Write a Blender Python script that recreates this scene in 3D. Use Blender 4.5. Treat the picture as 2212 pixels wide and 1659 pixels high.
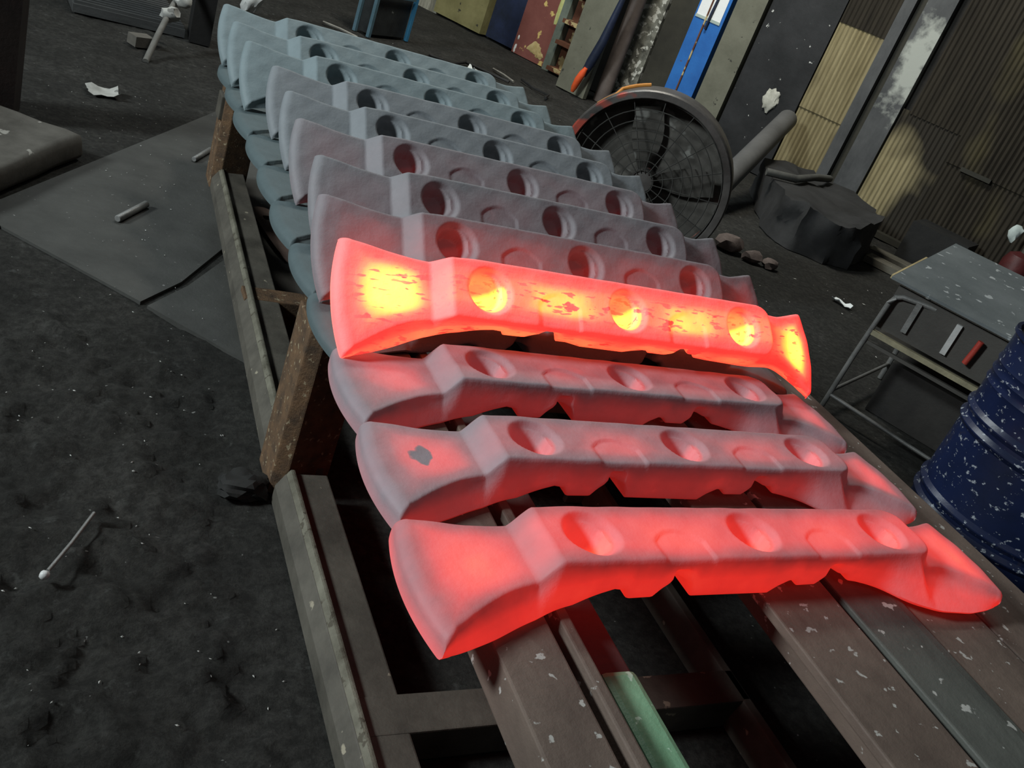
import bpy, bmesh, math, random
import numpy as np
from mathutils import Vector, Matrix, noise

random.seed(7)
S = bpy.context.scene
for o in list(bpy.data.objects):
    bpy.data.objects.remove(o, do_unlink=True)
C = S.collection

# ------------------------------------------------------------------ camera
F_PX = 1980.0
AX = Vector((0.87518945, 0.09164539, 0.47502059))     # world X seen from the camera (right, down, forward)
AY = Vector((-0.35363119, -0.54885834, 0.75742954))
AZ = Vector((0.33013393, -0.83087643, -0.44794636))
CAM_H = 1.5
cd = bpy.data.cameras.new('camera')
cd.sensor_width = 36.0
cd.lens = 36.0 * F_PX / 2212.0
cd.clip_start = 0.02
cam = bpy.data.objects.new('camera', cd)
C.objects.link(cam)
M3 = Matrix(((AX[0], -AX[1], -AX[2]), (AY[0], -AY[1], -AY[2]), (AZ[0], -AZ[1], -AZ[2])))
cam.matrix_world = Matrix.Translation((0, 0, CAM_H)) @ M3.to_4x4()
S.camera = cam

# ------------------------------------------------------------------ world, lights, exposure
S.view_settings.view_transform = 'Standard'
S.view_settings.look = 'None'
S.view_settings.gamma = 1.0
S.view_settings.use_curve_mapping = False
S.view_settings.exposure = 0.0
W = bpy.data.worlds.new('world')
S.world = W
W.use_nodes = True
W.node_tree.nodes['Background'].inputs[0].default_value = (0.80, 0.92, 1.0, 1)
W.node_tree.nodes['Background'].inputs[1].default_value = 0.035


def area(name, loc, target, size, power, color):
    l = bpy.data.lights.new(name, 'AREA')
    l.shape = 'DISK'
    l.size = size
    l.energy = power
    l.color = color
    o = bpy.data.objects.new(name, l)
    C.objects.link(o)
    o.location = loc
    d = Vector(target) - Vector(loc)
    o.rotation_euler = d.to_track_quat('-Z', 'Y').to_euler()
    return o


area('roof_light', (0.3, 8.2, 7.0), (1.2, 2.4, 0.4), 2.0, 130, (0.86, 0.97, 1.0))
area('doorway_daylight', (-6.2, 2.0, 4.3), (1.2, 2.4, 0.5), 1.4, 620, (0.88, 0.97, 1.0))
area('wall_fill_light', (2.6, 6.2, 5.2), (5.6, 7.4, 0.8), 1.2, 230, (1.0, 0.97, 0.88))  # unseen fill lamp, added to brighten the back wall
area('near_fill_light', (0.4, -2.4, 4.6), (1.4, 1.4, 0.4), 1.4, 10, (0.95, 0.98, 1.0))  # weak unseen fill, added over the near bars


# ------------------------------------------------------------------ helpers
def thing(name, label, cat, loc=(0, 0, 0), rz=0.0, group=None):
    o = bpy.data.objects.new(name, None)
    o.empty_display_size = 0.05
    C.objects.link(o)
    o.location = loc
    o.rotation_euler = (0, 0, rz)
    o['label'] = label
    o['category'] = cat
    if group:
        o['group'] = group
    return o


def tag(o, label, cat, group=None):
    o['label'] = label
    o['category'] = cat
    if group:
        o['group'] = group
    return o


def obj(name, bm, mat, parent=None, smooth=None, bevel=None):
    if bevel:
        eds = [e for e in bm.edges if len(e.link_faces) == 2 and e.calc_face_angle(0) > 0.6]
        bmesh.ops.bevel(bm, geom=eds, offset=bevel, segments=2, profile=0.6, affect='EDGES', clamp_overlap=True)
    bmesh.ops.recalc_face_normals(bm, faces=bm.faces)
    me = bpy.data.meshes.new(name)
    bm.to_mesh(me)
    bm.free()
    if smooth is not None:
        me.polygons.foreach_set('use_smooth', [True] * len(me.polygons))
        me.set_sharp_from_angle(angle=math.radians(smooth))
    if mat:
        me.materials.append(mat)
    o = bpy.data.objects.new(name, me)
    C.objects.link(o)
    if parent:
        o.parent = parent
    return o


def box(bm, x0, x1, y0, y1, z0, z1, m=None):
    vs = [bm.verts.new(p) for p in ((x0, y0, z0), (x1, y0, z0), (x1, y1, z0), (x0, y1, z0),
                                    (x0, y0, z1), (x1, y0, z1), (x1, y1, z1), (x0, y1, z1))]
    for f in ((0, 3, 2, 1), (4, 5, 6, 7), (0, 1, 5, 4), (1, 2, 6, 5), (2, 3, 7, 6), (3, 0, 4, 7)):
        bm.faces.new([vs[i] for i in f])
    if m is not None:
        for v in vs:
            v.co = m @ v.co
    return vs


def prism(bm, poly, z0, z1, m=None):
    a = [bm.verts.new((x, y, z0)) for x, y in poly]
    b = [bm.verts.new((x, y, z1)) for x, y in poly]
    n = len(poly)
    bm.faces.new(a[::-1])
    bm.faces.new(b)
    for i in range(n):
        bm.faces.new((a[i], a[(i + 1) % n], b[(i + 1) % n], b[i]))
    if m is not None:
        for v in a + b:
            v.co = m @ v.co


def profile_y(bm, prof, y0, y1):
    """cross-section prof [(x, z)] run along Y"""
    a = [bm.verts.new((x, y0, z)) for x, z in prof]
    b = [bm.verts.new((x, y1, z)) for x, z in prof]
    n = len(prof)
    bm.faces.new(a)
    bm.faces.new(b[::-1])
    for i in range(n):
        bm.faces.new((a[(i + 1) % n], a[i], b[i], b[(i + 1) % n]))


def tube(bm, pts, r, n=10, taper=None):
    pts = [Vector(p) for p in pts]
    rings = []
    up = Vector((0.13, 0.31, 0.94))
    for i, p in enumerate(pts):
        d = (pts[min(i + 1, len(pts) - 1)] - pts[max(i - 1, 0)]).normalized()
        a = d.cross(up).normalized()
        b = d.cross(a).normalized()
        rr = r if taper is None else r * taper[i]
        rings.append([bm.verts.new(p + a * rr * math.cos(k * 2 * math.pi / n) + b * rr * math.sin(k * 2 * math.pi / n)) for k in range(n)])
    for i in range(len(rings) - 1):
        for k in range(n):
            bm.faces.new((rings[i][k], rings[i][(k + 1) % n], rings[i + 1][(k + 1) % n], rings[i + 1][k]))
    bm.faces.new(rings[0][::-1])
    bm.faces.new(rings[-1])


def lathe(bm, prof, n=48, cap=True, m=None):
    rings = []
    for r, z in prof:
        rings.append([bm.verts.new((r * math.cos(k * 2 * math.pi / n), r * math.sin(k * 2 * math.pi / n), z)) for k in range(n)])
    for i in range(len(rings) - 1):
        for k in range(n):
            bm.faces.new((rings[i][k], rings[i][(k + 1) % n], rings[i + 1][(k + 1) % n], rings[i + 1][k]))
    if cap:
        bm.faces.new(rings[0][::-1])
        bm.faces.new(rings[-1])
    if m is not None:
        for rg in rings:
            for v in rg:
                v.co = m @ v.co


def torus(bm, R, r, n=48, k=6, m=None, a0=0.0, a1=2 * math.pi):
    full = abs(a1 - a0) > 6.28
    cnt = n if full else n + 1
    rings = []
    for i in range(cnt):
        a = a0 + (a1 - a0) * i / n
        rings.append([bm.verts.new(((R + r * math.cos(j * 2 * math.pi / k)) * math.cos(a), (R + r * math.cos(j * 2 * math.pi / k)) * math.sin(a), r * math.sin(j * 2 * math.pi / k))) for j in range(k)])
    for i in range(n):
        A = rings[i]
        B = rings[(i + 1) % cnt]
        for j in range(k):
            bm.faces.new((A[j], B[j], B[(j + 1) % k], A[(j + 1) % k]))
    if m is not None:
        for rg in rings:
            for v in rg:
                v.co = m @ v.co


def blob(bm, c, rx, ry, rz, seed, amp=0.25, sub=3, freq=1.6, flat=None):
    r = bmesh.ops.create_icosphere(bm, subdivisions=sub, radius=1.0)
    for v in r['verts']:
        n = noise.fractal(v.co * freq + Vector((seed, seed * 1.7, 0)), 0.6, 2.1, 4)
        q = v.co * (1 + amp * n)
        v.co = Vector((c[0] + q.x * rx, c[1] + q.y * ry, c[2] + q.z * rz))
        if flat is not None and v.co.z < flat:
            v.co.z = flat


# ------------------------------------------------------------------ materials
class NT:
    def __init__(self, name):
        self.m = bpy.data.materials.new(name)
        self.m.use_nodes = True
        self.t = self.m.node_tree
        self.b = self.t.nodes['Principled BSDF']
        self.tc = self.t.nodes.new('ShaderNodeTexCoord')
        oi = self.t.nodes.new('ShaderNodeObjectInfo')
        mul = self.n('ShaderNodeVectorMath', operation='SCALE')
        self.t.links.new(oi.outputs['Location'], mul.inputs[0])
        mul.inputs['Scale'].default_value = 3.7
        add = self.n('ShaderNodeVectorMath', operation='ADD')
        self.t.links.new(self.tc.outputs['Object'], add.inputs[0])
        self.t.links.new(mul.outputs[0], add.inputs[1])
        self.co = add.outputs[0]
        self.oc = self.tc.outputs['Object']

    def n(self, typ, **kw):
        x = self.t.nodes.new(typ)
        for k, v in kw.items():
            setattr(x, k, v)
        return x

    def L(self, a, b):
        self.t.links.new(a, b)

    def noise(self, scale, detail=5, rough=0.6, stretch=None, co=None, dist=0.0):
        src = co or self.co
        if stretch:
            mp = self.n('ShaderNodeMapping')
            mp.inputs['Scale'].default_value = stretch
            self.L(src, mp.inputs['Vector'])
            src = mp.outputs[0]
        x = self.n('ShaderNodeTexNoise')
        x.inputs['Scale'].default_value = scale
        x.inputs['Detail'].default_value = detail
        x.inputs['Roughness'].default_value = rough
        x.inputs['Distortion'].default_value = dist
        self.L(src, x.inputs['Vector'])
        return x.outputs['Fac']

    def ramp(self, fac, stops, interp='LINEAR'):
        r = self.n('ShaderNodeValToRGB')
        r.color_ramp.interpolation = interp
        e = r.color_ramp.elements
        while len(e) > 1:
            e.remove(e[0])
        e[0].position = stops[0][0]
        e[0].color = (*stops[0][1], 1)
        for p, c in stops[1:]:
            k = e.new(p)
            k.color = (*c, 1)
        self.L(fac, r.inputs[0])
        return r.outputs['Color']

    def fac(self, fac, a, b, lo=0.0, hi=1.0):
        r = self.n('ShaderNodeMapRange')
        r.inputs['From Min'].default_value = a
        r.inputs['From Max'].default_value = b
        r.inputs['To Min'].default_value = lo
        r.inputs['To Max'].default_value = hi
        self.L(fac, r.inputs['Value'])
        return r.outputs['Result']

    def math(self, op, a, b=None):
        x = self.n('ShaderNodeMath', operation=op)
        for i, q in enumerate((a, b)):
            if q is None:
                continue
            if isinstance(q, (int, float)):
                x.inputs[i].default_value = q
            else:
                self.L(q, x.inputs[i])
        return x.outputs[0]

    def mix(self, fac, a, b):
        x = self.n('ShaderNodeMix', data_type='RGBA')
        if isinstance(fac, (int, float)):
            x.inputs['Factor'].default_value = fac
        else:
            self.L(fac, x.inputs['Factor'])
        for k, q in (('A', a), ('B', b)):
            s = [i for i in x.inputs if i.name == k and i.type == 'RGBA'][0]
            if isinstance(q, tuple):
                s.default_value = (*q, 1)
            else:
                self.L(q, s)
        return [o for o in x.outputs if o.type == 'RGBA'][0]

    def bump(self, h, strength=0.4, dist=0.01):
        b = self.n('ShaderNodeBump')
        b.inputs['Strength'].default_value = strength
        b.inputs['Distance'].default_value = dist
        self.L(h, b.inputs['Height'])
        self.L(b.outputs[0], self.b.inputs['Normal'])

    def color(self, c):
        if isinstance(c, tuple):
            self.b.inputs['Base Color'].default_value = (*c, 1)
        else:
            self.L(c, self.b.inputs['Base Color'])

    def set(self, rough=0.7, metal=0.0, spec=0.4):
        self.b.inputs['Roughness'].default_value = rough
        self.b.inputs['Metallic'].default_value = metal
        self.b.inputs['Specular IOR Level'].default_value = spec
        return self.m


def worn(name, c0, c1, scale=9.0, rough=0.75, spots=None, spot_scale=30.0, spot_lo=0.66, bump=0.3, stretch=None, spec=0.35, c2=None, metal=0.0):
    """mottled two-tone surface with optional chips of a third colour"""
    t = NT(name)
    f = t.noise(scale, 6, 0.65, stretch)
    stops = [(0.32, c0), (0.66, c1)]
    if c2:
        stops.append((0.78, c2))
    col = t.ramp(f, stops)
    if spots:
        g = t.noise(spot_scale, 3, 0.5)
        col = t.mix(t.fac(g, spot_lo, spot_lo + 0.03), col, spots)
    t.color(col)
    h = t.noise(scale * 6, 6, 0.7)
    t.bump(h, bump, 0.006)
    return t.set(rough, metal, spec)


def bar_material(name, base, heat, core_gain, tint=(0.30, 0.33, 0.345), blotch=None, hot=False):
    """forged steel with oxide scale; emission, own heat plus painted spill light on some bars, follows how thick the steel is (the 'core' attribute)"""
    t = NT(name)
    f = t.noise(14, 6, 0.7)
    dk = tuple(c * 0.90 for c in tint)
    lt = tuple(min(1, c * 1.06) for c in tint)
    col = t.ramp(f, [(0.3, dk), (0.7, lt)])
    h = t.math('ADD', t.noise(45, 5, 0.65), t.math('MULTIPLY', t.noise(9, 3, 0.5), 1.5))
    t.bump(h, 0.25, 0.006)
    if heat > 0 or core_gain > 0:
        at = t.n('ShaderNodeAttribute')
        at.attribute_name = 'core'
        core = at.outputs['Fac']
        nz = t.noise(6.5, 4, 0.6)
        val = t.math('ADD', t.math('MULTIPLY', core, core_gain), heat)
        val = t.math('ADD', val, t.fac(nz, 0.3, 0.7, -0.05 if not hot else -0.05, 0.05 if not hot else 0.05))
        if hot:
            fl = t.noise(26, 3, 0.55, (0.42, 1.0, 1.0))
            fl2 = t.noise(95, 2, 0.5, (0.25, 1.0, 1.0))
            wt = t.math('ADD', t.math('MULTIPLY', core, 0.9), 0.12)
            val = t.math('SUBTRACT', val, t.math('MULTIPLY', wt, t.fac(fl, 0.63, 0.66, 0.0, 0.36)))
            val = t.math('SUBTRACT', val, t.math('MULTIPLY', wt, t.fac(fl2, 0.60, 0.66, 0.0, 0.20)))
        if blotch:
            sub = t.n('ShaderNodeVectorMath', operation='DISTANCE')
            wob = t.n('ShaderNodeVectorMath', operation='ADD')
            nn = t.n('ShaderNodeTexNoise')
            nn.inputs['Scale'].default_value = 30
            t.L(t.oc, nn.inputs['Vector'])
            sc = t.n('ShaderNodeVectorMath', operation='SCALE')
            sc.inputs['Scale'].default_value = 0.05
            t.L(nn.outputs['Color'], sc.inputs[0])
            t.L(t.oc, wob.inputs[0])
            t.L(sc.outputs[0], wob.inputs[1])
            t.L(wob.outputs[0], sub.inputs[0])
            sub.inputs[1].default_value = tuple(b + 0.025 for b in blotch[:3])
            val = t.math('MULTIPLY', val, t.fac(sub.outputs['Value'], blotch[3] - 0.004, blotch[3] + 0.004, 0.12, 1.0))
        em = t.ramp(val, [(0.0, (0, 0, 0)), (0.15, (0.03, 0.0006, 0.0004)), (0.35, (0.22, 0.006, 0.004)), (0.55, (0.72, 0.018, 0.010)),
                          (0.70, (0.95, 0.048, 0.022)), (0.80, (1.0, 0.13, 0.038)), (0.92, (1.0, 0.42, 0.045)), (1.0, (1.0, 0.74, 0.085))])
        t.L(em, t.b.inputs['Emission Color'])
        t.b.inputs['Emission Strength'].default_value = 2.0 if hot else 1.0
    t.color(col)
    return t.set(0.62, 0.0, 0.35)


# ------------------------------------------------------------------ setting: floor
def dirt(x, y):
    p = Vector((x, y, 0.0))
    a = noise.fractal(p * 2.3, 0.7, 2.0, 5)
    b = noise.turbulence(p * 9.0 + Vector((3, 1, 0)), 4, False)
    c = noise.fractal(p * 26.0, 0.5, 2.0, 3)
    return 0.016 * a + 0.030 * (b - 0.6) + 0.0085 * c


def smooth(a, b, x):
    t = max(0.0, min(1.0, (x - a) / (b - a)))
    return t * t * (3 - 2 * t)


def floor_h(x, y):
    left = 1 - smooth(0.45, 0.62, x)                                   # loose dirt only left of the rack
    near = 1 - smooth(2.5, 3.0, y + 0.35 * x)                          # towards the camera
    far = smooth(4.6, 5.2, y)
    return dirt(x, y) * (left * near) + 0.35 * dirt(x, y) * far - 0.004


def coords(segs):
    out = []
    for a, b, st in segs:
        n = max(1, int(round((b - a) / st)))
        out += [a + (b - a) * i / n for i in range(n)]
    return out + [segs[-1][1]]


XS = coords([(-4, -0.9, 0.25), (-0.9, 0.7, 0.016), (0.7, 3.0, 0.12), (3.0, 10.0, 0.35)])
YS = coords([(-1.5, 0.3, 0.25), (0.3, 3.4, 0.016), (3.4, 9.0, 0.07), (9.0, 13.0, 0.4)])
verts = [(x, y, floor_h(x, y)) for y in YS for x in XS]
nx = len(XS)
faces = [(j * nx + i, j * nx + i + 1, (j + 1) * nx + i + 1, (j + 1) * nx + i) for j in range(len(YS) - 1) for i in range(nx - 1)]
me = bpy.data.meshes.new('floor')
me.from_pydata(verts, [], faces)
me.polygons.foreach_set('use_smooth', [True] * len(me.polygons))
t = NT('packed_dirt')
col = t.ramp(t.noise(3.0, 8, 0.7), [(0.30, (0.034, 0.033, 0.029)), (0.52, (0.062, 0.060, 0.053)), (0.75, (0.105, 0.102, 0.092))])
gr = t.noise(34, 8, 0.82)
col = t.mix(t.fac(gr, 0.42, 0.62, 0.75, 0.0), col, (0.012, 0.012, 0.010))
col = t.mix(t.fac(t.noise(16, 5, 0.7), 0.60, 0.72, 0.0, 0.6), col, (0.125, 0.128, 0.118))
col = t.mix(t.fac(t.noise(48, 2, 0.5), 0.745, 0.77), col, (0.30, 0.30, 0.28))
t.color(col)
t.bump(t.noise(55, 8, 0.8), 1.0, 0.02)
me.materials.append(t.set(0.85, 0, 0.25))
floor = bpy.data.objects.new('floor', me)
C.objects.link(floor)
floor['kind'] = 'structure'

plate_m = worn('dusty_steel_plate', (0.038, 0.038, 0.034), (0.062, 0.062, 0.056), 4.0, 0.62, (0.2, 0.2, 0.19), 60, 0.72, 0.35)
for poly, z in (([(-0.45, 2.81), (0.82, 5.06), (1.4, 4.72), (0.47, 2.98), (0.33, 2.80), (-0.09, 3.21), (-0.24, 3.10)], 0.006),
                ([(0.35, 2.78), (0.49, 2.96), (1.50, 4.66), (1.75, 4.5), (0.72, 2.40)], 0.005)):
    bm = bmesh.new()
    prism(bm, poly, -0.02, z)
    obj('floor_plate', bm, plate_m, floor)

# ------------------------------------------------------------------ setting: back wall and what is fixed to it
WP = Vector((6.75, 5.65, 0))
WD = Vector((0.466, -0.885, 0)).normalized()
WN = Vector((-0.885, -0.466, 0)).normalized()
WM = Matrix(((WD.x, WN.x, 0, WP.x), (WD.y, WN.y, 0, WP.y), (0, 0, 1, 0), (0, 0, 0, 1)))   # wall frame: (along, out of the wall, up)
wall_m = worn('sooty_wall', (0.012, 0.011, 0.010), (0.040, 0.036, 0.030), 2.2, 0.85)
bm = bmesh.new()
box(bm, -8.0, 4.5, -0.25, -0.05, 0, 4.2)
wall = obj('wall_back', bm, wall_m)
wall.matrix_world = WM
wall['kind'] = 'structure'


def wall_part(name, s0, s1, z0, z1, d0, d1, mat, bevel=0.006):
    bm = bmesh.new()
    box(bm, s0, s1, d0, d1, z0, z1)
    return obj(name, bm, mat, wall, bevel=bevel)


yel = worn('olive_yellow_paint', (0.15, 0.135, 0.055), (0.26, 0.235, 0.105), 3.0, 0.7, (0.05, 0.045, 0.03), 9, 0.66)
cream = worn('peeling_cream_paint', (0.10, 0.095, 0.07), (0.46, 0.44, 0.35), 7.0, 0.8, None, stretch=(2.0, 1, 0.35), c2=(0.5, 0.48, 0.4))
navy = worn('navy_paint', (0.012, 0.016, 0.026), (0.022, 0.032, 0.075), 3.0, 0.5, (0.25, 0.26, 0.24), 7, 0.70)
redp = worn('red_oxide_paint', (0.17, 0.055, 0.045), (0.22, 0.078, 0.062), 4.0, 0.65, (0.62, 0.46, 0.16), 6.5, 0.635)
oliveg = worn('olive_grey_steel', (0.115, 0.115, 0.085), (0.165, 0.165, 0.125), 4.0, 0.7, (0.05, 0.05, 0.04), 14, 0.68)
mottle = worn('sooty_limewash', (0.03, 0.03, 0.024), (0.24, 0.24, 0.20), 9.0, 0.85, (0.50, 0.50, 0.45), 17, 0.55)
darkp = worn('dark_brown_board', (0.022, 0.021, 0.016), (0.040, 0.038, 0.028), 3.0, 0.75)
bluep = worn('blue_paint', (0.022, 0.12, 0.40), (0.03, 0.17, 0.52), 3.0, 0.45, (0.10, 0.06, 0.05), 13, 0.70)
blackp = worn('black_splashed_board', (0.010, 0.011, 0.012), (0.028, 0.029, 0.031), 3.0, 0.7, (0.62, 0.63, 0.60), 15, 0.70)
rustp = worn('rust_and_cream_paint', (0.085, 0.030, 0.016), (0.16, 0.065, 0.035), 6.0, 0.8, (0.5, 0.4, 0.2), 7, 0.58)

p = wall_part('wall_panel', -6.32, -5.95, -0.05, 2.4, -0.05, 0.03, cream)
p = wall_part('wall_panel', -5.94, -5.18, 0.02, 2.4, -0.05, 0.10, yel)
p = wall_part('wall_panel', -5.15, -4.73, 0.02, 2.4, -0.05, 0.02, navy)
p = wall_part('wall_panel', -4.71, -4.22, 0.0, 2.4, -0.05, 0.05, redp)
greenish = worn('grey_green_paint', (0.10, 0.12, 0.10), (0.17, 0.20, 0.165), 6, 0.6)
wall_part('door_post', -4.215, -4.12, -0.02, 2.4, -0.05, 0.09, greenish)
for z in (0.02, 0.30, 0.52, 0.82):
    wall_part('shelf_board', -4.11, -3.80, z, z + 0.04, -0.05, 0.16, rustp)
wall_part('shelf_back', -4.11, -3.80, 0.0, 1.9, -0.05, 0.0, rustp)
mint = worn('mint_paint', (0.10, 0.35, 0.26), (0.14, 0.42, 0.32), 5, 0.5)
wall_part('shelf_rail', -4.11, -3.86, 0.85, 0.90, 0.10, 0.17, mint)
wall_part('wall_panel', -3.42, -3.07, 0.1, 2.4, -0.05, 0.02, mottle)
wall_part('wall_panel', -3.06, -2.76, 0.0, 2.4, -0.05, -0.01, darkp)
bp = wall_part('blue_post', -2.73, -2.41, 0.22, 2.6, -0.05, 0.07, bluep)
bm = bmesh.new()
box(bm, -2.60, -2.585, 0.07, 0.085, 0.24, 2.6)
obj('seam_strip', bm, rustp, bp)
wall_part('wall_post', -2.37, -2.08, 0.0, 2.6, -0.05, 0.06, oliveg)
wall_part('wall_panel', -2.06, -1.40, 0.0, 2.6, -0.05, 0.01, blackp)
for a, z, ra, rz, m, sd in ((-4.42, 0.14, 0.085, 0.06, 'cream', 2.0), (-4.33, 0.09, 0.05, 0.035, 'cream', 5.0), (-4.26, 0.62, 0.032, 0.16, 'yellow', 8.0), (-4.30, 0.85, 0.05, 0.12, 'yellow', 3.0), (-4.675, 0.05, 0.014, 0.045, 'white', 4.0), (-4.67, 0.17, 0.012, 0.02, 'white', 6.0)):
    bm = bmesh.new()
    blob(bm, (a, 0.05, z), ra, 0.006, rz, sd, 0.45, 3, 2.0)
    c = {'cream': ((0.40, 0.30, 0.12), (0.55, 0.44, 0.22)), 'yellow': ((0.42, 0.44, 0.14), (0.52, 0.53, 0.24)), 'white': ((0.6, 0.62, 0.6), (0.7, 0.72, 0.7))}[m]
    obj('paint_patch', bm, worn(m + '_flaked_paint', c[0], c[1], 14, 0.8), wall, smooth=50)
bm = bmesh.new()
blob(bm, (-1.66, 0.02, 0.665), 0.075, 0.02, 0.10, 3.0, 0.35, 3, 2.2)
obj('plaster_patch', bm, worn('white_plaster', (0.40, 0.40, 0.34), (0.62, 0.62, 0.55), 12, 0.9), wall, smooth=60)

# corrugated sheets (ridges modelled), soot blown over them
def corr_mat(name, sa, sb, za, zb):
    """yellow painted corrugated iron, clean near (sa, za) and smoked over towards (sb, zb)"""
    t = NT(name)
    col = t.ramp(t.noise(5, 6, 0.7, (3, 1, 0.4)), [(0.3, (0.20, 0.165, 0.085)), (0.7, (0.34, 0.29, 0.165))])
    sp = t.n('ShaderNodeSeparateXYZ')
    t.L(t.oc, sp.inputs[0])
    k = t.math('MAXIMUM', t.fac(sp.outputs['X'], sa, sb), t.fac(sp.outputs['Z'], za, zb))
    k = t.math('ADD', k, t.fac(t.noise(1.7, 2, 0.45), 0.3, 0.7, -0.5, 0.5))
    col = t.mix(t.fac(k, 0.25, 0.85), col, (0.026, 0.022, 0.016))
    t.color(col)
    t.bump(t.noise(30, 5, 0.7), 0.2, 0.005)
    return t.set(0.75, 0, 0.3)


corr_m = corr_mat('yellow_corrugated_paint', -0.99, -0.88, 1.15, 1.95)
corr_n = corr_mat('yellow_corrugated_paint_sooted', -0.36, -0.10, 0.45, 0.95)
t = NT('sooted_corrugated_paint')
soot = t.noise(0.8, 4, 0.5, (1.0, 1.0, 0.6))
col = t.ramp(t.noise(5, 6, 0.7, (3, 1, 0.4)), [(0.3, (0.016, 0.013, 0.009)), (0.7, (0.036, 0.030, 0.021))])
col = t.mix(t.fac(soot, 0.56, 0.66), col, (0.10, 0.085, 0.04))
t.color(col)
corr_d = t.set(0.8, 0, 0.25)


def corrugated(s0, s1, z0, z1, mat, pitch=0.042, amp=0.007, base=0.0):
    n = max(4, int((s1 - s0) / pitch * 6))
    bm = bmesh.new()
    rows = []
    for z in (z0, z1):
        fr = [bm.verts.new((s0 + (s1 - s0) * i / n, base + amp * math.sin(2 * math.pi * (s1 - s0) * i / n / pitch), z)) for i in range(n + 1)]
        bk = [bm.verts.new((s0 + (s1 - s0) * i / n, base - 0.02 + amp * math.sin(2 * math.pi * (s1 - s0) * i / n / pitch), z)) for i in range(n + 1)]
        rows.append((fr, bk))
    (f0, b0), (f1, b1) = rows
    for i in range(n):
        bm.faces.new((f0[i], f0[i + 1], f1[i + 1], f1[i]))
        bm.faces.new((b0[i], b1[i], b1[i + 1], b0[i + 1]))
        bm.faces.new((f1[i], f1[i + 1], b1[i + 1], b1[i]))
        bm.faces.new((f0[i], b0[i], b0[i + 1], f0[i + 1]))
    bm.faces.new((f0[0], f1[0], b1[0], b0[0]))
    bm.faces.new((f0[n], b0[n], b1[n], f1[n]))
    return obj('corrugated_sheet', bm, mat, wall, smooth=50)


corrugated(-1.385, -0.945, 0.04, 0.735, corr_m)
corrugated(-1.385, -0.945, 0.72, 1.50, corr_m, base=0.012)
corrugated(-1.385, -0.90, 1.49, 2.6, corr_d, base=0.020)
corrugated(-0.52, 0.02, 0.03, 1.05, corr_n)
corrugated(-0.45, 0.02, 1.03, 2.6, corr_d, base=0.010)
for a, b in ((0.02, 0.72), (0.70, 1.40), (1.38, 2.2)):
    corrugated(a, b, 0.03, 0.83, corr_d, base=0.004)
    corrugated(a, b, 0.80, 2.6, corr_d, base=0.016)
wall_part('batten', 0.16, 0.42, 0.78, 0.815, 0.0, 0.045, darkp)
t = NT('whitewashed_grey_board')
col = t.ramp(t.noise(4, 7, 0.7, (1.5, 1, 0.7)), [(0.3, (0.055, 0.058, 0.060)), (0.7, (0.105, 0.108, 0.110))])
pz = t.n('ShaderNodeSeparateXYZ')
t.L(t.oc, pz.inputs[0])
zz = t.math('SUBTRACT', 1.0, t.math('MULTIPLY', t.math('ABSOLUTE', t.math('SUBTRACT', pz.outputs['Z'], 1.36)), 2.4))
ss = t.math('SUBTRACT', 1.0, t.math('MULTIPLY', t.math('ABSOLUTE', t.math('SUBTRACT', pz.outputs['X'], -0.60)), 7.0))
mk = t.math('ADD', t.math('MINIMUM', zz, ss), t.fac(t.noise(7, 5, 0.6), 0.3, 0.7, -0.45, 0.45))
col = t.mix(t.fac(mk, 0.05, 0.55), col, (0.40, 0.42, 0.38))
t.color(col)
t.bump(t.noise(25, 5, 0.7), 0.2, 0.006)
white_b = t.set(0.8, 0, 0.3)
wall_part('wall_panel', -0.94, -0.84, 0.02, 2.6, -0.05, 0.045, white_b)
wall_part('wall_panel', -0.76, -0.53, 0.02, 2.6, -0.05, 0.035, white_b)
wall_part('groove_board', -0.84, -0.76, 0.02, 2.6, -0.05, -0.02, darkp)
wall_part('skirting_board', -1.42, 0.9, 0.0, 0.05, 0.0, 0.10, darkp)

# ------------------------------------------------------------------ the rack
rail_m = worn('brown_scaled_steel', (0.085, 0.062, 0.050), (0.165, 0.125, 0.100), 6.0, 0.6, (0.40, 0.39, 0.36), 34, 0.655, 0.35, stretch=(1, 0.55, 1))
rail_g = worn('grey_scaled_steel', (0.060, 0.062, 0.055), (0.115, 0.120, 0.105), 6.0, 0.55, (0.42, 0.42, 0.39), 26, 0.65, 0.35, stretch=(1, 0.35, 1))
frame_m = worn('dusty_angle_iron', (0.052, 0.047, 0.038), (0.112, 0.102, 0.082), 7.0, 0.65, (0.30, 0.27, 0.2), 24, 0.70)
lip_m = worn('pale_edge_scale', (0.085, 0.078, 0.056), (0.20, 0.19, 0.145), 11.0, 0.7, (0.08, 0.07, 0.05), 30, 0.62, 0.6)
rust_m = worn('rusty_angle_iron', (0.060, 0.040, 0.026), (0.170, 0.098, 0.050), 22.0, 0.85, (0.30, 0.24, 0.15), 60, 0.63, 0.6)
maroon = worn('maroon_steel', (0.050, 0.022, 0.022), (0.085, 0.042, 0.040), 8, 0.6, (0.35, 0.33, 0.32), 22, 0.70)
green_m = worn('worn_green_paint', (0.10, 0.22, 0.12), (0.22, 0.42, 0.26), 10, 0.45, (0.45, 0.62, 0.48), 34, 0.64, stretch=(1, 0.4, 1))
rack = thing('forging_rack', 'low steel rack of channels and angle iron carrying two layers of forged bars', 'rack', (0.6, 0.3, 0))
RO = Vector((0.6, 0.3, 0))


def rpart(name, bm, mat, bevel=0.004):
    bmesh.ops.translate(bm, verts=bm.verts, vec=-RO)
    return obj(name, bm, mat, rack, bevel=bevel)


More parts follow.
